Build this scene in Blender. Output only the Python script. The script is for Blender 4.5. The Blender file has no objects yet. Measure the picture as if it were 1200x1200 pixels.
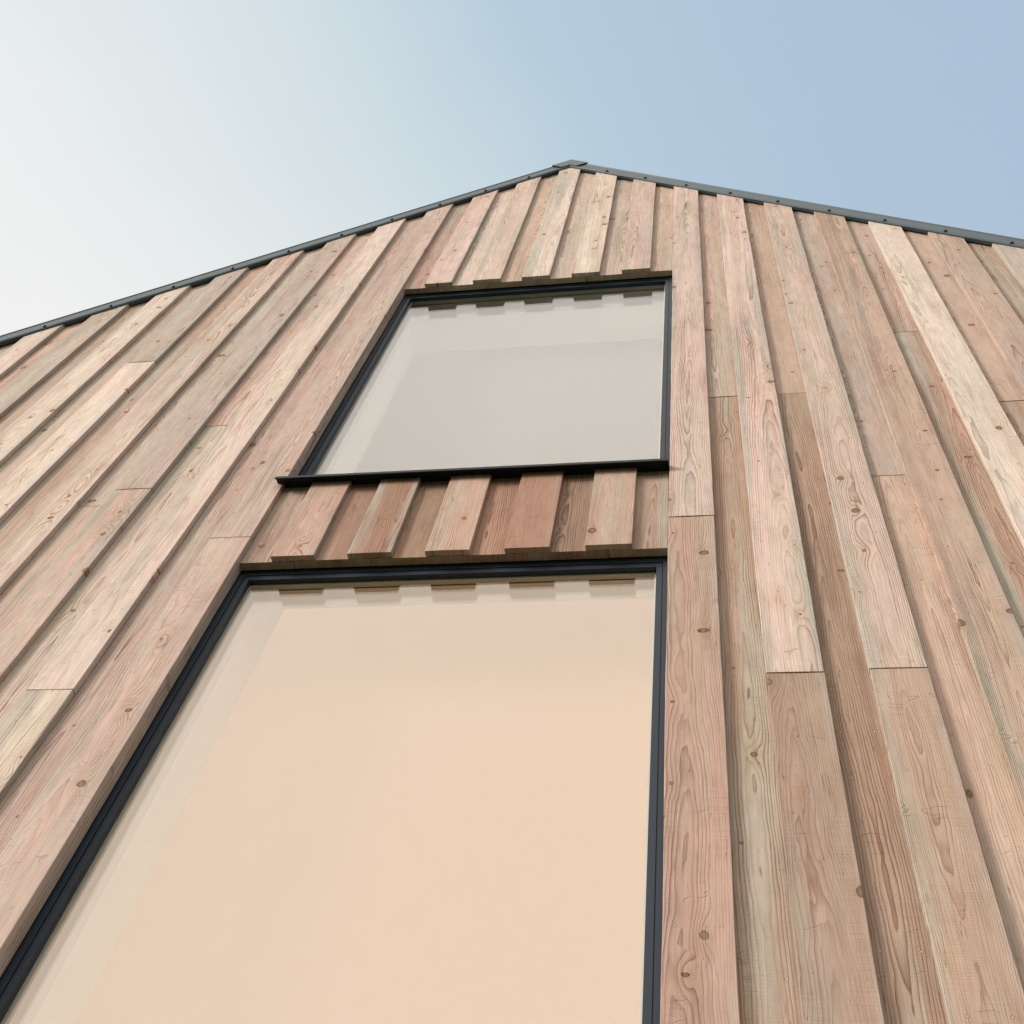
import bpy, bmesh, math, random
from mathutils import Vector, Matrix, noise

SC = bpy.context.scene
COL = SC.collection
RND = random.Random(11)

# ------------------------------------------------------------------ numbers
P = 0.24                     # pitch of the cover boards
BW = 0.1352                  # width of a cover board
XL, XR = -5 * P + BW, P      # window opening, left and right
ZU = 2.582                   # head of the upper window (head of the lower one is z = 0)
ZS = 0.488                   # sill of the upper window
ZLB = -3.55                  # bottom of the lower window
ZR, SL, XRG = 4.7858, 1.0408, -0.4198   # ridge of the board tops, slope, ridge x
GZ = -4.4                    # ground
HALF = 4.25                  # half width of the gable
ANG = math.atan(SL)
T1, T2, T3 = 0.018, 0.0192, 0.046       # cover board back, back board front, back board back


def rake(x):
    return ZR - SL * abs(x - XRG)


# ------------------------------------------------------------------ node helpers
class NT:
    def __init__(self, tree):
        self.t = tree
        self.n = tree.nodes
        self.l = tree.links

    def new(self, typ, **kw):
        nd = self.n.new(typ)
        for k, v in kw.items():
            setattr(nd, k, v)
        return nd

    def put(self, sock, v):
        if hasattr(v, 'is_output'):
            self.l.new(v, sock)
        elif v is not None:
            if isinstance(v, (tuple, list)) and len(v) == 3 and sock.type == 'RGBA':
                v = (*v, 1)
            sock.default_value = v

    def m(self, op, a, b=None, c=None, clamp=False):
        nd = self.new('ShaderNodeMath', operation=op, use_clamp=clamp)
        for i, v in enumerate((a, b, c)):
            if v is not None:
                self.put(nd.inputs[i], v)
        return nd.outputs[0]

    def add(self, a, b): return self.m('ADD', a, b)
    def sub(self, a, b): return self.m('SUBTRACT', a, b)
    def mul(self, a, b): return self.m('MULTIPLY', a, b)
    def div(self, a, b): return self.m('DIVIDE', a, b)

    def xyz(self, x, y, z):
        nd = self.new('ShaderNodeCombineXYZ')
        for i, v in enumerate((x, y, z)):
            self.put(nd.inputs[i], v)
        return nd.outputs[0]

    def sep(self, v):
        nd = self.new('ShaderNodeSeparateXYZ')
        self.put(nd.inputs[0], v)
        return nd.outputs

    def noise(self, vec, scale=1.0, detail=2.0, rough=0.5):
        nd = self.new('ShaderNodeTexNoise')
        nd.noise_dimensions = '3D'
        self.put(nd.inputs['Vector'], vec)
        nd.inputs['Scale'].default_value = scale
        nd.inputs['Detail'].default_value = detail
        nd.inputs['Roughness'].default_value = rough
        return nd.outputs[0]

    def mix(self, f, a, b, mode='MIX'):
        nd = self.new('ShaderNodeMix', data_type='RGBA', blend_type=mode)
        self.put(nd.inputs[0], f)
        self.put(nd.inputs[6], a)
        self.put(nd.inputs[7], b)
        return nd.outputs[2]

    def smooth(self, v, lo, hi, a=0.0, b=1.0):
        nd = self.new('ShaderNodeMapRange', interpolation_type='SMOOTHSTEP')
        for i, q in enumerate((v, lo, hi, a, b)):
            self.put(nd.inputs[i], q)
        return nd.outputs[0]


def material(name):
    m = bpy.data.materials.new(name)
    m.use_nodes = True
    m.node_tree.nodes.clear()
    nt = NT(m.node_tree)
    out = nt.new('ShaderNodeOutputMaterial')
    return m, nt, out


def wood_material():
    m, k, out = material('larch_wood')
    at = k.new('ShaderNodeAttribute', attribute_name='g')
    u, v, d = k.sep(at.outputs['Vector'])
    tn = k.new('ShaderNodeAttribute', attribute_name='tint')
    tint = tn.outputs['Color']
    seed = tn.outputs['Alpha']                       # 0..1
    s1 = k.m('FRACT', k.mul(seed, 17.31))
    s2 = k.m('FRACT', k.mul(seed, 41.77))
    s3 = k.m('FRACT', k.mul(seed, 91.13))
    s4 = k.m('FRACT', k.mul(seed, 133.7))
    vo = k.add(v, k.mul(seed, 61.0))                 # every board its own stretch of log
    # the log: pith wanders along the board, so flat-sawn arches appear
    n1 = k.noise(k.xyz(k.mul(vo, 0.55), seed, 3.1), 1, 1)
    n2 = k.noise(k.xyz(k.mul(vo, 0.75), seed, 9.7), 1, 1)
    u0 = k.add(k.mul(k.sub(s1, 0.5), 0.09), k.mul(k.sub(n1, 0.5), 0.10))
    d0 = k.add(k.add(0.012, k.mul(k.mul(s2, s2), 0.07)), k.mul(k.sub(n2, 0.5), 0.07))
    # knots
    vk = k.new('ShaderNodeTexVoronoi', feature='F1', voronoi_dimensions='2D')
    vk.inputs['Scale'].default_value = 1.0
    vk.inputs['Randomness'].default_value = 1.0
    kc = k.xyz(k.add(k.mul(u, 6.4), k.mul(s3, 13.0)), k.mul(vo, 4.6), 0.0)
    k.put(vk.inputs['Vector'], kc)
    cu, cv, _ = k.sep(kc)
    pu, pv, _ = k.sep(vk.outputs['Position'])
    du = k.div(k.sub(cu, pu), 6.4)
    dv = k.div(k.sub(cv, pv), 4.6)
    kr, kg, kb = k.sep(vk.outputs['Color'])
    wob = k.mul(k.sub(k.noise(k.xyz(k.mul(u, 90), k.mul(vo, 90), 0), 1, 2), 0.5), 0.008)
    rad = k.add(0.0015, k.mul(k.m('POWER', kr, 1.6), 0.0115))
    ey = k.add(0.75, k.mul(kg, 0.6))
    kd = k.add(k.m('SQRT', k.add(k.m('POWER', k.mul(du, k.sub(1.5, k.mul(kg, .7))), 2), k.m('POWER', k.mul(dv, ey), 2))), wob)
    rad = k.mul(rad, k.smooth(k.noise(k.xyz(k.mul(vo, 1.1), seed, 55.0), 1, 2), 0.36, 0.56, 0.25, 1.15))
    kmask = k.smooth(kd, k.mul(rad, 0.75), k.mul(rad, 1.15), 1.0, 0.0)
    kcore = k.smooth(kd, k.mul(rad, 0.35), k.mul(rad, 0.8), 1.0, 0.0)
    khalo = k.m('EXPONENT', k.mul(-1.0, k.add(k.m('POWER', k.div(du, 0.020), 2), k.m('POWER', k.div(dv, 0.050), 2))))
    khalo = k.mul(khalo, k.smooth(kr, 0.25, 0.7))
    # ring field
    w1 = k.noise(k.xyz(k.mul(u, 14), k.mul(vo, 2.6), k.add(k.mul(d, 14), seed)), 1, 3, 0.55)
    w2 = k.noise(k.xyz(k.mul(u, 60), k.mul(vo, 9), k.add(k.mul(d, 60), 4.0)), 1, 2)
    r = k.m('SQRT', k.add(k.m('POWER', k.sub(u, u0), 2), k.m('POWER', k.add(d, d0), 2)))
    r = k.add(r, k.mul(vo, k.add(0.004, k.mul(s4, 0.012))))
    r = k.add(r, k.add(k.mul(k.sub(w1, 0.5), 0.022), k.mul(k.sub(w2, 0.5), 0.0022)))
    r = k.add(r, k.mul(khalo, 0.013))
    ring = k.div(r, k.add(0.0034, k.mul(s3, 0.0036)))
    f = k.m('FRACT', ring)
    late = k.mul(k.m('POWER', f, 2.6), k.smooth(f, 0.90, 1.0, 1.0, 0.0))
    ridx = k.m('FLOOR', ring)
    rv = k.noise(k.xyz(k.mul(ridx, 0.7), seed, 1.0), 1, 1)
    vis = k.noise(k.xyz(k.mul(u, 9), k.mul(vo, 1.1), k.add(seed, 6.0)), 1, 2)
    late = k.mul(late, k.mul(k.smooth(rv, 0.3, 0.65, 0.35, 1.15), k.smooth(vis, 0.3, 0.7, 0.45, 1.2)))
    late = k.mul(late, k.add(0.62, k.mul(k.sub(1.0, s2), 0.85)))
    # colour
    blot = k.noise(k.xyz(k.mul(u, 11), k.mul(vo, 1.7), k.add(seed, 20.0)), 1, 4, 0.6)
    fib = k.noise(k.xyz(k.mul(u, 330), k.mul(vo, 7), k.mul(d, 330)), 1, 3, 0.6)
    saw = k.noise(k.xyz(k.mul(u, 9), k.mul(k.add(vo, k.mul(u, 0.06)), 330), k.mul(d, 9)), 1, 2)
    sawp = k.smooth(k.noise(k.xyz(k.mul(u, 14), k.mul(vo, 3.1), k.add(seed, 31.0)), 1, 2), 0.42, 0.62)
    val = k.add(1.0, k.mul(k.sub(blot, 0.5), 0.46))
    val = k.add(val, k.mul(k.sub(fib, 0.5), 0.44))
    smg = k.noise(k.xyz(k.mul(u, 38), k.mul(vo, 10), k.add(seed, 160.0)), 1, 4, 0.65)
    val = k.add(val, k.mul(k.sub(smg, 0.5), 0.46))
    val = k.add(val, k.mul(k.mul(k.sub(saw, 0.5), sawp), 0.30))
    base = k.mix(1.0, tint, k.xyz(val, val, val), 'MULTIPLY')
    # silvery weathering in streaks and along some edges
    gw = k.noise(k.xyz(k.mul(u, 16), k.mul(vo, 0.75), k.add(seed, 44.0)), 1, 3, 0.55)
    edge = k.smooth(k.m('ABSOLUTE', u), 0.030, 0.068)
    gmask = k.mul(k.smooth(k.add(gw, k.mul(edge, 0.10)), 0.50, 0.70), k.add(0.30, k.mul(s1, 0.60)))
    base = k.mix(gmask, base, k.mix(1.0, (0.40, 0.375, 0.33), k.xyz(val, val, val), 'MULTIPLY'))
    wr = k.noise(k.xyz(k.mul(u, 30), k.mul(vo, 0.9), k.add(seed, 300.0)), 1, 3, 0.6)
    wr2 = k.noise(k.xyz(k.mul(u, 5), k.mul(vo, 1.6), k.add(seed, 320.0)), 1, 2)
    base = k.mix(k.mul(k.smooth(wr, 0.52, 0.68), k.smooth(wr2, 0.42, 0.60, 0.0, 0.6)), base, k.mix(1.0, base, (0.72, 0.66, 0.62), 'MULTIPLY'))
    # warm resin patches
    am = k.noise(k.xyz(k.mul(u, 22), k.mul(vo, 5.2), k.add(seed, 70.0)), 1, 3, 0.6)
    base = k.mix(k.mul(k.smooth(am, 0.60, 0.76), 0.5), base, k.mix(1.0, base, (0.93, 0.79, 0.60), 'MULTIPLY'))
    hue = k.noise(k.xyz(k.mul(u, 13), k.mul(vo, 1.3), k.add(seed, 210.0)), 1, 4, 0.6)
    base = k.mix(k.smooth(hue, 0.36, 0.52, 0.55, 0.0), base, k.mix(1.0, base, (1.04, 0.945, 0.91), 'MULTIPLY'))
    base = k.mix(k.smooth(hue, 0.48, 0.66, 0.0, 0.75), base, k.mix(1.0, base, (0.97, 1.0, 0.93), 'MULTIPLY'))
    col = k.mix(k.m('MINIMUM', late, 1.0), base, k.mix(1.0, base, (0.53, 0.41, 0.34), 'MULTIPLY'))
    col = k.mix(k.mul(khalo, 0.35), col, k.mix(1.0, col, (0.84, 0.70, 0.55), 'MULTIPLY'))
    krg = k.m('SINE', k.mul(k.div(kd, rad), k.add(9.0, k.mul(kg, 8.0))))
    kin = k.mix(k.smooth(krg, -0.6, 0.9), (0.190, 0.120, 0.080), (0.330, 0.225, 0.160))
    kin = k.mix(k.mul(kb, 0.45), kin, (0.13, 0.085, 0.06))
    col = k.mix(k.mul(kmask, 0.92), col, kin)
    krim = k.mul(k.smooth(kd, k.mul(rad, 1.0), k.mul(rad, 1.32), 1.0, 0.0), k.smooth(kd, k.mul(rad, 0.55), k.mul(rad, 0.85)))
    col = k.mix(k.mul(krim, k.mul(k.add(0.50, k.mul(kg, 0.5)), k.smooth(kr, 0.15, 0.4))), col, (0.085, 0.052, 0.036))
    kcrk = k.mul(k.smooth(k.m('ABSOLUTE', k.add(k.mul(du, k.sub(kb, 0.5)), k.mul(dv, 0.8))), 0.0004, 0.0013, 1.0, 0.0), kmask)
    col = k.mix(k.mul(kcrk, k.mul(kg, 0.85)), col, (0.05, 0.033, 0.025))
    # pairs of nail heads up the board
    nu = k.sub(k.m('ABSOLUTE', u), k.add(0.040, k.mul(k.sub(s4, 0.5), 0.012)))
    nv = k.mul(k.sub(k.m('FRACT', k.add(k.div(v, 0.62), s2)), 0.5), 0.62)
    nd_ = k.m('SQRT', k.add(k.m('POWER', nu, 2), k.m('POWER', nv, 2)))
    nail = k.smooth(nd_, 0.0016, 0.0024, 1.0, 0.0)
    col = k.mix(k.mul(k.smooth(nd_, 0.003, 0.0055, 1.0, 0.0), 0.5), col, (0.16, 0.11, 0.08))
    col = k.mix(k.mul(nail, 0.8), col, (0.52, 0.48, 0.43))
    # fine drying checks, running with the grain, and small tears across it
    ck = k.noise(k.xyz(k.mul(u, 75), k.mul(vo, 2.2), k.add(seed, 90.0)), 1, 1)
    ckm = k.mul(k.smooth(k.m('ABSOLUTE', k.sub(ck, 0.5)), 0.002, 0.007, 1.0, 0.0), k.smooth(am, 0.50, 0.60))
    tr = k.noise(k.xyz(k.mul(u, 7), k.mul(k.add(vo, k.mul(k.noise(k.xyz(k.mul(u, 30), vo, 0), 1, 2), 0.03)), 26), k.add(seed, 120.0)), 1, 1)
    trm = k.mul(k.smooth(k.m('ABSOLUTE', k.sub(tr, 0.5)), 0.002, 0.016, 1.0, 0.0), k.smooth(k.noise(k.xyz(k.mul(u, 17), k.mul(vo, 8), k.add(seed, 140.0)), 1, 1), 0.60, 0.68))
    col = k.mix(k.mul(k.m('MAXIMUM', ckm, k.mul(trm, 0.45)), 0.55), col, k.mix(1.0, col, (0.50, 0.40, 0.33), 'MULTIPLY'))
    h = k.add(k.mul(late, 0.55), k.add(k.mul(fib, 0.5), k.mul(k.mul(saw, sawp), 0.9)))
    h = k.sub(h, k.add(k.mul(k.m('MAXIMUM', ckm, trm), 0.8), k.mul(kmask, 0.3)))
    bp = k.new('ShaderNodeBump')
    bp.inputs['Strength'].default_value = 0.60
    bp.inputs['Distance'].default_value = 0.0022
    k.put(bp.inputs['Height'], h)
    b = k.new('ShaderNodeBsdfPrincipled')
    k.put(b.inputs['Base Color'], col)
    b.inputs['Roughness'].default_value = 0.78
    b.inputs['Specular IOR Level'].default_value = 0.22
    k.put(b.inputs['Normal'], bp.outputs[0])
    k.l.new(b.outputs[0], out.inputs[0])
    return m


def paint(name, col, rough=0.5, metal=0.0, spec=0.5, nscale=20.0, nam=0.12, bump=0.0, stretch=(1, 1, 1), added_glow=None):
    m, k, out = material(name)
    tc = k.new('ShaderNodeTexCoord')
    x, y, z = k.sep(tc.outputs['Object'])
    vec = k.xyz(k.mul(x, stretch[0]), k.mul(y, stretch[1]), k.mul(z, stretch[2]))
    n = k.noise(vec, nscale, 4, 0.6)
    val = k.add(1.0 - nam / 2, k.mul(n, nam))
    c = k.mix(1.0, col, k.xyz(val, val, val), 'MULTIPLY')
    b = k.new('ShaderNodeBsdfPrincipled')
    k.put(b.inputs['Base Color'], c)
    k.put(b.inputs['Roughness'], k.add(rough - 0.06, k.mul(n, 0.12)))
    b.inputs['Metallic'].default_value = metal
    b.inputs['Specular IOR Level'].default_value = spec
    if added_glow:                                   # glow added to brighten a blind; no lamp stands behind it
        b.inputs['Emission Color'].default_value = (*added_glow, 1)
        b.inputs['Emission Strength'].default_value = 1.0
    if bump:
        bp = k.new('ShaderNodeBump')
        bp.inputs['Strength'].default_value = bump
        bp.inputs['Distance'].default_value = 0.002
        k.put(bp.inputs['Height'], n)
        k.put(b.inputs['Normal'], bp.outputs[0])
    k.l.new(b.outputs[0], out.inputs[0])
    return m


def glass_material():
    m, k, out = material('window_glass')
    ge = k.new('ShaderNodeNewGeometry')
    dt = k.new('ShaderNodeVectorMath', operation='DOT_PRODUCT')
    k.l.new(ge.outputs['Incoming'], dt.inputs[0])
    k.l.new(ge.outputs['True Normal'], dt.inputs[1])
    c = k.m('ABSOLUTE', dt.outputs['Value'])
    fr = k.add(0.085, k.mul(0.80, k.m('POWER', k.sub(1.0, c), 5)))   # coated glass
    tr = k.new('ShaderNodeBsdfTransparent')
    tr.inputs[0].default_value = (0.985, 0.99, 0.985, 1)
    gl = k.new('ShaderNodeBsdfGlossy')
    gl.inputs['Roughness'].default_value = 0.0
    mx = k.new('ShaderNodeMixShader')
    k.put(mx.inputs[0], fr)
    k.l.new(tr.outputs[0], mx.inputs[1])
    k.l.new(gl.outputs[0], mx.inputs[2])
    k.l.new(mx.outputs[0], out.inputs[0])
    return m


M = dict(
    wood=wood_material(),
    glass=glass_material(),
    frame=paint('anthracite_frame', (0.024, 0.034, 0.052), 0.5, 0.0, 0.22, 30, 0.25),
    sill=paint('dark_sill', (0.013, 0.016, 0.020), 0.5, 0.0, 0.2, 14, 0.3),
    spacer=paint('grey_spacer', (0.45, 0.45, 0.39), 0.4, 0.2, 0.5, 30, 0.1),
    inner=paint('pale_inner_frame', (0.74, 0.72, 0.68), 0.5, 0, 0.4, 15, 0.05),
    plaster=paint('cream_plaster', (0.95, 0.905, 0.80), 0.85, 0, 0.2, 9, 0.05),
    blind_warm=paint('peach_blind', (0.19, 0.125, 0.085), 0.9, 0, 0.1, 1.3, 0.08, added_glow=(0.315, 0.178, 0.090)),  # glow added, daylight alone leaves this blind too dark
    blind_grey=paint('grey_blind', (0.125, 0.115, 0.118), 0.9, 0, 0.1, 1.3, 0.10),
    trim=paint('grey_green_metal', (0.043, 0.068, 0.084), 0.5, 0.2, 0.5, 6, 0.35),
    screw=paint('dark_screw', (0.05, 0.055, 0.06), 0.4, 0.6, 0.5, 40, 0.2),
    roof=paint('roof_metal', (0.10, 0.12, 0.125), 0.5, 0.3, 0.5, 3, 0.25),
    membrane=paint('black_membrane', (0.012, 0.012, 0.013), 0.8, 0, 0.2, 10, 0.3),
    render=paint('side_cladding', (0.40, 0.29, 0.21), 0.8, 0, 0.2, 4, 0.4, 0.0, (1, 1, 0.1)),
    ground=paint('ground_grass', (0.085, 0.095, 0.045), 0.95, 0, 0.1, 0.7, 0.9, 0.6),
)


# ------------------------------------------------------------------ mesh helpers
def link(name, me, mat, parent=None):
    o = bpy.data.objects.new(name, me)
    COL.objects.link(o)
    if mat is not None:
        me.materials.append(mat)
    if parent is not None:
        o.parent = parent
    return o


def bm_obj(name, bm, mat, parent=None, recalc=True):
    if recalc:
        bmesh.ops.recalc_face_normals(bm, faces=bm.faces)
    me = bpy.data.meshes.new(name)
    bm.to_mesh(me)
    bm.free()
    return link(name, me, mat, parent)


def add_box(bm, x0, x1, y0, y1, z0, z1):
    v = [bm.verts.new(c) for c in ((x0, y0, z0), (x1, y0, z0), (x1, y1, z0), (x0, y1, z0),
                                   (x0, y0, z1), (x1, y0, z1), (x1, y1, z1), (x0, y1, z1))]
    for f in ((0, 1, 2, 3), (4, 5, 6, 7), (0, 1, 5, 4), (1, 2, 6, 5), (2, 3, 7, 6), (3, 0, 4, 7)):
        bm.faces.new([v[i] for i in f])


def add_prism(bm, pts, y0, y1):
    """polygon in x,z pushed from y0 to y1"""
    a = [bm.verts.new((x, y0, z)) for x, z in pts]
    b = [bm.verts.new((x, y1, z)) for x, z in pts]
    n = len(pts)
    bm.faces.new(a)
    bm.faces.new(b)
    for i in range(n):
        bm.faces.new((a[i], a[(i + 1) % n], b[(i + 1) % n], b[i]))


def add_ring(bm, x0, x1, z0, z1, o, i, y0, y1):
    """rectangular frame ring round an opening; o and i are insets of its outer and inner edge"""
    def rect(t):
        t = t if isinstance(t, tuple) else (t, t, t)
        return [(x0 + t[0], z0 + t[2]), (x1 - t[0], z0 + t[2]), (x1 - t[0], z1 - t[1]), (x0 + t[0], z1 - t[1])]
    loops = []
    for t, y in ((o, y0), (i, y0), (i, y1), (o, y1)):
        loops.append([bm.verts.new((x, y, z)) for x, z in rect(t)])
    for a in range(4):
        A, B = loops[a], loops[(a + 1) % 4]
        for q in range(4):
            bm.faces.new((A[q], A[(q + 1) % 4], B[(q + 1) % 4], B[q]))


def sweep(bm, prof, A, B, nrm):
    """closed profile of (perpendicular, y) swept from A to B (x,z points) ; nrm = (x,z) of the perpendicular"""
    la = [bm.verts.new((A[0] + nrm[0] * p, y, A[1] + nrm[1] * p)) for p, y in prof]
    lb = [bm.verts.new((B[0] + nrm[0] * p, y, B[1] + nrm[1] * p)) for p, y in prof]
    n = len(prof)
    for i in range(n):
        bm.faces.new((la[i], la[(i + 1) % n], lb[(i + 1) % n], lb[i]))
    bm.faces.new(la)
    bm.faces.new(lb)


# ------------------------------------------------------------------ boards
PAL = dict(
    pink=(0.615, 0.480, 0.432), cream=(0.655, 0.553, 0.490), tan=(0.525, 0.397, 0.325),
    rose=(0.545, 0.405, 0.352), brown=(0.415, 0.293, 0.226), grey=(0.515, 0.432, 0.380), umber=(0.440, 0.318, 0.255),  # umber is darkened to carry the weaker light at lower right
    red=(0.390, 0.228, 0.170), redpale=(0.530, 0.362, 0.300), redbrown=(0.335, 0.215, 0.160), mauve=(0.420, 0.300, 0.255),
)


def board(name, parent, x0, x1, y0, y1, zb, zt, tone, seed, cut=False, wobble=0.0017):
    """one sawn board, its front face at y0; cut = top follows the rake"""
    c = 0.0016
    w = x1 - x0
    prof = [(x0, y1), (x0, y0 + c), (x0 + c, y0), (x0 + w * .33, y0), (x0 + w * .67, y0), (x1 - c, y0), (x1, y0 + c), (x1, y1)]
    xc = (x0 + x1) / 2
    L = max((min(rake(x0), rake(x1)) if cut else zt) - zb, 0.05)
    n = max(2, int(L / 0.09))
    cup = RND.uniform(-0.0012, 0.0012)
    bow = RND.uniform(0.3, 1.0)
    verts, g = [], []
    for j in range(n + 1):
        t = j / n
        for i, (x, y) in enumerate(prof):
            top = rake(x) if cut else zt
            z = zb + t * (top - zb)
            zz = z * 1.9 + seed * 97
            ex = wobble * (noise.noise((zz, 0.5 if x < xc else 7.5, 0)) + 0.6 * noise.noise((zz * 5, 3.0 if x < xc else 11.5, 0)))
            ey = 0.0012 * bow * noise.noise((zz * 0.7, 21.0, 0)) if y < y1 - 1e-6 else 0.0
            if i in (3, 4):
                ey += cup
            verts.append((x + ex, y + ey, z))
            g.append((x - xc, z - zb, y - y0))
    k = len(prof)
    faces = []
    for j in range(n):
        for i in range(k):
            a, b = j * k + i, j * k + (i + 1) % k
            faces.append((a, b, b + k, a + k))
    faces.append(tuple(range(k)))
    faces.append(tuple(n * k + i for i in reversed(range(k))))
    me = bpy.data.meshes.new(name)
    me.from_pydata(verts, [], faces)
    ga = me.attributes.new('g', 'FLOAT_VECTOR', 'POINT')
    ga.data.foreach_set('vector', [q for p in g for q in p])
    col = PAL[tone] if isinstance(tone, str) else tone
    jit = random.Random(int(seed * 1e6))
    f = jit.uniform(0.83, 0.985)
    grey = sum(col) / 3
    col = [(q * 0.97 + grey * 0.03) * f * jit.uniform(0.98, 1.02) for q in col]
    ta = me.attributes.new('tint', 'FLOAT_COLOR', 'POINT')
    ta.data.foreach_set('color', [q for _ in verts for q in (*col, seed)])
    o = link(name, me, M['wood'], parent)
    bm = bmesh.new()
    bm.from_mesh(me)
    bmesh.ops.recalc_face_normals(bm, faces=bm.faces)
    bm.to_mesh(me)
    bm.free()
    return o


# ------------------------------------------------------------------ the house
house = bpy.data.objects.new('house', None)
COL.objects.link(house)
house.location = (0, 0, 0)
house['label'] = 'steep gabled house clad in pale pinkish larch boards with two dark framed windows'
house['category'] = 'house'

xa, xb = XRG - HALF, XRG + HALF
m_ = 0.012
bm = bmesh.new()
WY0, WY1 = 0.0485, 0.160
dn = 0.006                     # membrane stops just below the board tops
add_prism(bm, [(xa, GZ), (XL - m_, GZ), (XL - m_, rake(XL - m_) - dn), (xa, rake(xa) - dn)], WY0, WY1)
add_prism(bm, [(XR + m_, GZ), (xb, GZ), (xb, rake(xb) - dn), (XR + m_, rake(XR + m_) - dn)], WY0, WY1)
add_prism(bm, [(XL - m_, ZU + m_), (XR + m_, ZU + m_), (XR + m_, rake(XR + m_) - dn), (XRG, ZR - dn), (XL - m_, rake(XL - m_) - dn)], WY0, WY1)
add_prism(bm, [(XL - m_, m_), (XR + m_, m_), (XR + m_, ZS - 0.03), (XL - m_, ZS - 0.03)], WY0, WY1)
add_prism(bm, [(XL - m_, GZ), (XR + m_, GZ), (XR + m_, ZLB - m_), (XL - m_, ZLB - m_)], WY0, WY1)
gable = bm_obj('gable_wall', bm, M['membrane'], house)

# joints read off the photograph: height of the cut, tone above and tone below
COVER = {
    -16: ([1.3], ['tan', 'pink']), -15: ([], ['pink']), -14: ([0.6], ['rose', 'cream']),
    -13: ([], ['pink']), -12: ([-0.4], ['cream', 'rose']), -11: ([], ['grey']), -10: ([0.2], ['cream', 'cream']),
    -9: ([1.75], ['grey', 'cream']), -8: ([-0.9], ['pink', 'cream']), -7: ([0.50], ['grey', 'rose']),
    -6: ([-0.653], ['cream', 'cream']), -5: ([0.128], ['pink', 'rose']),
    1: ([0.149], ['pink', 'umber']), 2: ([-0.64], ['pink', 'umber']), 3: ([-0.631], ['pink', 'umber']),  # umber lower lengths: dimmer light painted into the board tone
    4: ([-1.68], ['tan', 'umber']), 5: ([-0.55], ['cream', 'pink']), 6: ([0.2], ['rose', 'umber']), 7: ([1.2], ['grey', 'rose']),
    8: ([0.3], ['pink', 'tan']),
}
BACK = {          # between cover i and cover i+1
    -9: ([], ['tan']), -8: ([0.42], ['grey', 'rose']), -7: ([1.048], ['rose', 'grey']), -6: ([], ['rose']),
    1: ([1.067], ['rose', 'brown']), 2: ([1.063], ['tan', 'brown']), 3: ([0.394], ['grey', 'tan']),
    4: ([1.6], ['rose', 'brown']), 5: ([0.9], ['tan', 'brown']), 6: ([], ['brown']),
}
TONES_C = ['pink', 'cream', 'rose', 'tan', 'pink', 'cream', 'grey']
TONES_B = ['tan', 'rose', 'brown', 'grey', 'tan']


def run(name, x0, x1, y0, y1, zb, joints, tones, cut=True, zt=None, label=None):
    """a vertical run of boards butted at the given heights (top tone first)"""
    js = sorted(joints, reverse=True)
    tops = [None] + [j - 0.0022 for j in js]
    bots = [j + 0.0022 for j in js] + [zb]
    for q, (t, b) in enumerate(zip(tops, bots)):
        sd = RND.random()
        while name == 'back_board' and (sd * 41.77) % 1.0 > 0.35:   # the recessed boards show bold flat-sawn arches
            sd = RND.random()
        o = board(name, gable, x0, x1, y0, y1, b, zt if t is None else t, tones[q % len(tones)], sd, cut=(cut and t is None))
        if label:
            o['label'] = label


ilo = int((xa - 0.0) / P) - 1
ihi = int(xb / P) + 1
for i in range(ilo, ihi + 1):
    x0, x1 = i * P, i * P + BW
    if x0 < xa or x1 > xb:
        continue
    if -4 <= i <= 0:
        continue
    js, tn = COVER.get(i, ([RND.uniform(-2.5, 0.5)], [RND.choice(TONES_C), RND.choice(TONES_C)]))
    js = js + [-2.6 + RND.uniform(-0.3, 0.3)] if all(j > -1.7 for j in js) else js
    tn = tn + [RND.choice(TONES_C)]
    run('cover_board', x0, x1, 0.0, T1, GZ + 0.25, js, tn)
for i in range(ilo, ihi + 1):
    x0, x1 = i * P + BW - 0.02, (i + 1) * P + 0.02
    if x0 < xa or x1 > xb or -5 <= i <= 0:
        continue
    js, tn = BACK.get(i, ([RND.uniform(-2.5, 1.0)], [RND.choice(TONES_B), RND.choice(TONES_B)]))
    run('back_board', x0, x1, T2, T3, GZ + 0.25, js, tn + [RND.choice(TONES_B)])
# strips behind the two jamb boards, flush with the opening
run('back_board', -5 * P + 0.023, XL, T2, T3, GZ + 0.25, [0.35], ['tan', 'tan'])
run('back_board', XR, 2 * P - 0.022 - 0.1048, T2, T3, GZ + 0.25, [0.2], ['tan', 'tan'])

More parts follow.
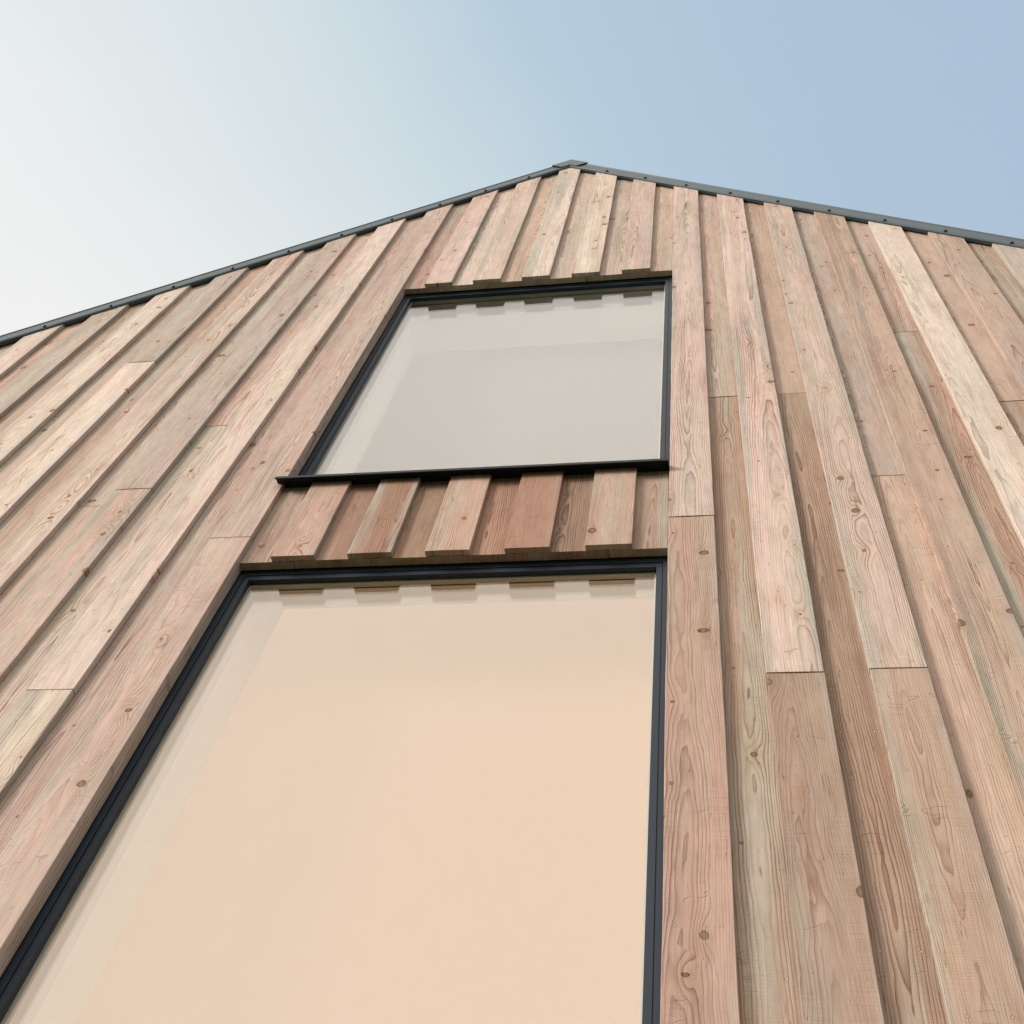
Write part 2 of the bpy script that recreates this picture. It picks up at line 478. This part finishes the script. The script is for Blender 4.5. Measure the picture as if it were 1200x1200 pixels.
UP_C = ['pink', 'cream', 'cream', 'cream', 'pink']
UP_B = ['rose', 'cream', 'tan', 'pink', 'grey', 'tan']
LO_C = ['redpale', 'red', 'redpale', 'red', 'redpale']
LO_B = ['mauve', 'redbrown', 'redbrown', 'red', 'redbrown', 'umber']
for q, i in enumerate(range(-4, 1)):
    x0, x1 = i * P, i * P + BW
    j = RND.uniform(-0.0012, 0.0012)
    run('cover_board', x0, x1, 0.0, T1, ZU + j, [], [UP_C[q]])
    run('cover_board', x0, x1, 0.0, T1, j, [], [LO_C[q]], cut=False, zt=ZS - 0.0005, label='short redder cover board between the two windows')
    run('cover_board', x0, x1, 0.0, T1, GZ + 0.25, [], [RND.choice(TONES_C)], cut=False, zt=ZLB - 0.03)
for q, i in enumerate(range(-5, 1)):
    x0 = XL + 0.0006 if i == -5 else i * P + BW / 2 + 0.0012
    x1 = XR - 0.0006 if i == 0 else (i + 1) * P + BW / 2 - 0.0012
    j = RND.uniform(-0.0012, 0.0012)
    run('back_board', x0, x1, T2, T3, ZU + j, [], [UP_B[q]])
    run('back_board', x0, x1, T2, T3, j, [], [LO_B[q]], cut=False, zt=ZS + 0.004, label='short redder back board between the two windows')
    run('back_board', x0, x1, T2, T3, GZ + 0.25, [], [RND.choice(TONES_B)], cut=False, zt=ZLB - 0.03)

# side and rear walls
bm = bmesh.new()
DEEP = 9.0
add_box(bm, xa + 0.002, xa + 0.25, WY1 + 0.002, DEEP, GZ, rake(xa) - 0.05)
add_box(bm, xb - 0.25, xb - 0.002, WY1 + 0.002, DEEP, GZ, rake(xb) - 0.05)
add_prism(bm, [(xa, GZ), (xb, GZ), (xb, rake(xb) - 0.05), (XRG, ZR - 0.05), (xa, rake(xa) - 0.05)], DEEP + 0.002, DEEP + 0.3)
bm_obj('wall', bm, M['render'], house)

# ------------------------------------------------------------------ roof, verge trims, ridge cap
cs, sn = math.cos(ANG), math.sin(ANG)
bm = bmesh.new()
ov = 0.28
for s in (-1, 1):
    nrm = (s * sn, cs)
    A = (XRG, ZR)
    B = (XRG + s * (HALF + ov), ZR - SL * (HALF + ov))
    o0, o1 = 0.008, 0.074
    add_prism(bm, [(A[0], A[1] + o0 / cs), (A[0], A[1] + o1 / cs), (B[0] + nrm[0] * o1, B[1] + nrm[1] * o1), (B[0] + nrm[0] * o0, B[1] + nrm[1] * o0)], 0.012, DEEP + 0.55)
    for r in range(1, 19):
        y = 0.012 + r * 0.5
        la = [(A[0] + nrm[0] * h, A[1] + nrm[1] * h) for h in (0.072, 0.100)]
        lb = [(B[0] + nrm[0] * h, B[1] + nrm[1] * h) for h in (0.072, 0.100)]
        add_prism(bm, [la[0], la[1], lb[1], lb[0]], y - 0.006, y + 0.006)
bm_obj('roof', bm, M['roof'], house)

for s in (-1, 1):
    nrm = (s * sn, cs)
    bm = bmesh.new()
    A = (XRG + s * 0.001, ZR - SL * 0.001)
    B = (XRG + s * (HALF + ov), ZR - SL * (HALF + ov))
    # folded sheet: hem, face, top return
    prof = [(-0.012, 0.010), (-0.012, -0.006), (-0.004, -0.011), (0.016, -0.0085), (0.020, -0.0065), (0.074, -0.0065),
            (0.078, -0.010), (0.085, -0.009), (0.086, 0.12), (0.0825, 0.12), (0.0815, -0.004), (0.022, -0.0035), (-0.006, -0.003), (-0.009, 0.010)]
    C0 = (A[0], A[1])
    sweep(bm, prof, C0, B, nrm)
    trim = bm_obj('verge_trim', bm, M['trim'], house)
    for i in range(ilo, ihi + 1):
        xc = i * P + BW / 2
        if s * (xc - XRG) < 0.03 or abs(xc - XRG) > HALF:
            continue
        px, pz = xc + nrm[0] * 0.004, rake(xc) + nrm[1] * 0.004
        bm = bmesh.new()
        segs = 10
        rings = []
        for rr, yy in ((0.0115, -0.0085), (0.0115, -0.0125), (0.0072, -0.0135), (0.0072, -0.0185), (0.004, -0.0205)):
            rings.append([bm.verts.new((px + rr * math.cos(a * 2 * math.pi / segs), yy, pz + rr * math.sin(a * 2 * math.pi / segs))) for a in range(segs)])
        for a, b in zip(rings, rings[1:]):
            for q in range(segs):
                bm.faces.new((a[q], a[(q + 1) % segs], b[(q + 1) % segs], b[q]))
        bm.faces.new(rings[-1])
        bm.faces.new(rings[0])
        bm_obj('screw', bm, M['screw'], trim)

bm = bmesh.new()
e = 0.066
top = 0.091
pts = [(XRG - e * cs - sn * top, ZR - e * sn + cs * top), (XRG, ZR + top / cs), (XRG + e * cs + sn * top, ZR - e * sn + cs * top),
       (XRG + e * cs - sn * 0.002, ZR - e * sn - cs * 0.002), (XRG, ZR - 0.002 / cs), (XRG - e * cs + sn * 0.002, ZR - e * sn - cs * 0.002)]
add_prism(bm, pts[:2] + [(XRG, ZR - 0.002 / cs), pts[5]], -0.0155, -0.0125)
add_prism(bm, [pts[1], pts[2], pts[3], pts[4]], -0.0156, -0.0126)
tp = 0.004
add_prism(bm, [pts[0], pts[1], (pts[1][0], pts[1][1] + tp), (pts[0][0] - sn * tp, pts[0][1] + cs * tp)], -0.0155, DEEP + 0.5)
add_prism(bm, [pts[1], pts[2], (pts[2][0] + sn * tp, pts[2][1] + cs * tp), (pts[1][0], pts[1][1] + tp)], -0.0156, DEEP + 0.5)
bm_obj('ridge_cap', bm, M['trim'], house)


# ------------------------------------------------------------------ windows
def window(z0, z1, blind, with_sill, label, head):
    IX, IT = 0.036, (0.040 if with_sill else 0.043)
    full = (IX, IT, 0.05)

    def part(t):                                            # a fraction of the frame's width, per side
        return tuple(q * t for q in full)

    def plus(t):
        return tuple(q + t for q in full)
    bm = bmesh.new()
    out_ = (-0.010, -0.010, -0.010)
    add_ring(bm, XL, XR, z0, z1, out_, part(0.46), 0.0530, 0.0975)
    add_ring(bm, XL, XR, z0, z1, part(0.46), part(0.53), 0.0600, 0.0975)
    add_ring(bm, XL, XR, z0, z1, part(0.53), full, 0.0550, 0.0975)
    bmesh.ops.remove_doubles(bm, verts=bm.verts, dist=1e-6)
    w = bm_obj('window', bm, M['frame'], house)
    w['label'] = label
    for ya in (0.0690, 0.0890):
        bm = bmesh.new()
        add_box(bm, XL + IX - 0.004, XR - IX + 0.004, ya, ya + 0.004, z0 + 0.046, z1 - IT + 0.004)
        bm_obj('pane', bm, M['glass'], w)
    bm = bmesh.new()
    add_ring(bm, XL, XR, z0, z1, plus(-0.003), plus(0.006), 0.0735, 0.0885)
    bm_obj('spacer', bm, M['spacer'], w)
    bm = bmesh.new()
    add_ring(bm, XL, XR, z0, z1, out_, plus(-0.001), 0.0980, 0.165)
    bm_obj('inner_frame', bm, M['inner'], w)
    bm = bmesh.new()
    add_ring(bm, XL, XR, z0, z1, (-0.0305, min(head, 0) - 0.0305, -0.0305), (0.012, head, 0.02), 0.1655, 0.338)
    bm_obj('reveal', bm, M['plaster'], w)
    bm = bmesh.new()
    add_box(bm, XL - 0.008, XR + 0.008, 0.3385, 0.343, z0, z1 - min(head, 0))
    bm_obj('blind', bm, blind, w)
    if with_sill:
        bm = bmesh.new()
        # pressed metal sill: sloping top, drip lip, turned-down nose
        prof = [(0.0525, 0.508), (-0.030, 0.4855), (-0.030, 0.4720), (-0.0270, 0.4705), (-0.0270, 0.4825), (0.0525, 0.5045)]
        la = [bm.verts.new((-1.084, y, z)) for y, z in prof]
        lb = [bm.verts.new((0.2392, y, z)) for y, z in prof]
        n = len(prof)
        for i in range(n):
            bm.faces.new((la[i], la[(i + 1) % n], lb[(i + 1) % n], lb[i]))
        bm.faces.new(la)
        bm.faces.new(lb)
        bm_obj('sill', bm, M['sill'], w)
    return w


window(ZS + 0.012, ZU, M['blind_grey'], True, 'upper window with grey blind above a dark metal sill', 0.052)
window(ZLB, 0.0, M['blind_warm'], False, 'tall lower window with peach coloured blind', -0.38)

# ------------------------------------------------------------------ ground
bm = bmesh.new()
add_box(bm, -300, 300, -300, 300, GZ - 0.5, GZ)
g = bm_obj('ground', bm, M['ground'])
g['kind'] = 'structure'

# ------------------------------------------------------------------ camera
yaw, pitch, roll, F = 0.32221, 1.0506, -0.2413, 1434.96
Rz = Matrix.Rotation(yaw, 3, 'Z')
Rx = Matrix.Rotation(pitch, 3, 'X')
Ry = Matrix.Rotation(roll, 3, 'Y')
R = Rz @ Rx @ Ry
cam = bpy.data.cameras.new('camera')
cam.sensor_width = 36.0
cam.lens = 36.0 * F / 1200.0
cam.clip_start = 0.05
cam.clip_end = 2000
co = bpy.data.objects.new('camera', cam)
COL.objects.link(co)
rot = Matrix((R.col[0], R.col[2], -R.col[1])).transposed()
co.matrix_world = Matrix.Translation((0.3552, -1.7927, -3.0784)) @ rot.to_4x4()
SC.camera = co

# ------------------------------------------------------------------ light
SUN_AZ, SUN_EL = math.radians(-124), math.radians(22)       # azimuth from +y, clockwise positive


def direction(az, el):
    return Vector((math.sin(az) * math.cos(el), math.cos(az) * math.cos(el), math.sin(el)))


sd = direction(SUN_AZ, SUN_EL)
sun = bpy.data.lights.new('sun', 'SUN')
sun.energy = 2.7
sun.angle = math.radians(15)                                # veiled by thin haze
sun.color = (1.0, 0.93, 0.86)
so = bpy.data.objects.new('sun', sun)
COL.objects.link(so)
so.rotation_euler = (-sd).to_track_quat('-Z', 'Y').to_euler()

world = bpy.data.worlds.new('World')
SC.world = world
world.use_nodes = True
k = NT(world.node_tree)
k.n.clear()
wo = k.new('ShaderNodeOutputWorld')
bg = k.new('ShaderNodeBackground')
sky = k.new('ShaderNodeTexSky')
sky.sky_type = 'NISHITA'
sky.sun_disc = False
sky.sun_elevation = SUN_EL
sky.sun_rotation = SUN_AZ
sky.air_density = 1.0
sky.dust_density = 2.0
sky.ozone_density = 1.0
bg.inputs['Strength'].default_value = 0.118
# thin high haze over the blue: white towards the bright horizon on the left, warm low down
tc = k.new('ShaderNodeTexCoord')
dv = k.new('ShaderNodeVectorMath', operation='NORMALIZE')
k.l.new(tc.outputs['Generated'], dv.inputs[0])
dp = k.new('ShaderNodeVectorMath', operation='DOT_PRODUCT')
k.l.new(dv.outputs[0], dp.inputs[0])
dp.inputs[1].default_value = direction(math.radians(-62), math.radians(8))
glow = k.m('POWER', k.smooth(dp.outputs['Value'], -0.18, 0.74), 1.6)
el = k.sep(dv.outputs[0])[2]
low = k.smooth(el, 0.25, 0.80, 1.0, 0.0)
G_ = 0.895 / 0.12
cr = k.new('ShaderNodeValToRGB')
e_ = cr.color_ramp.elements
e_[0].color = (0.465, 0.582, 0.742, 1)
e_[1].color = (1.0, 0.985, 0.935, 1)
q_ = e_.new(0.38)
q_.color = (0.535, 0.680, 0.775, 1)
q_ = e_.new(0.70)
q_.color = (0.770, 0.850, 0.850, 1)
wsp = k.noise(dv.outputs[0], 2.2, 4, 0.55)
k.put(cr.inputs[0], k.add(glow, k.mul(k.sub(wsp, 0.42), 0.22)))
gs = k.new('ShaderNodeVectorMath', operation='SCALE')
k.l.new(cr.outputs[0], gs.inputs[0])
gs.inputs['Scale'].default_value = G_
haze = gs.outputs[0]
haze = k.mix(k.mul(low, 0.85), haze, (0.60 * G_, 0.52 * G_, 0.44 * G_))
dq = k.new('ShaderNodeVectorMath', operation='DOT_PRODUCT')
k.l.new(dv.outputs[0], dq.inputs[0])
dq.inputs[1].default_value = direction(math.radians(-174), math.radians(41))
sky_fill = k.smooth(dq.outputs['Value'], 0.68, 0.97)            # bright patch added to the unseen sky, fills gable and panes
haze = k.mix(sky_fill, haze, (2.40 * G_, 2.15 * G_, 1.88 * G_))
skyc = k.mix(0.74, sky.outputs[0], haze)
k.put(bg.inputs[0], skyc)
k.l.new(bg.outputs[0], wo.inputs[0])

SC.view_settings.view_transform = 'Standard'
SC.view_settings.look = 'None'
SC.view_settings.exposure = 0.36
SC.view_settings.gamma = 1.0
SC.cycles.max_bounces = 10
SC.cycles.transparent_max_bounces = 24
SC.cycles.use_denoising = True
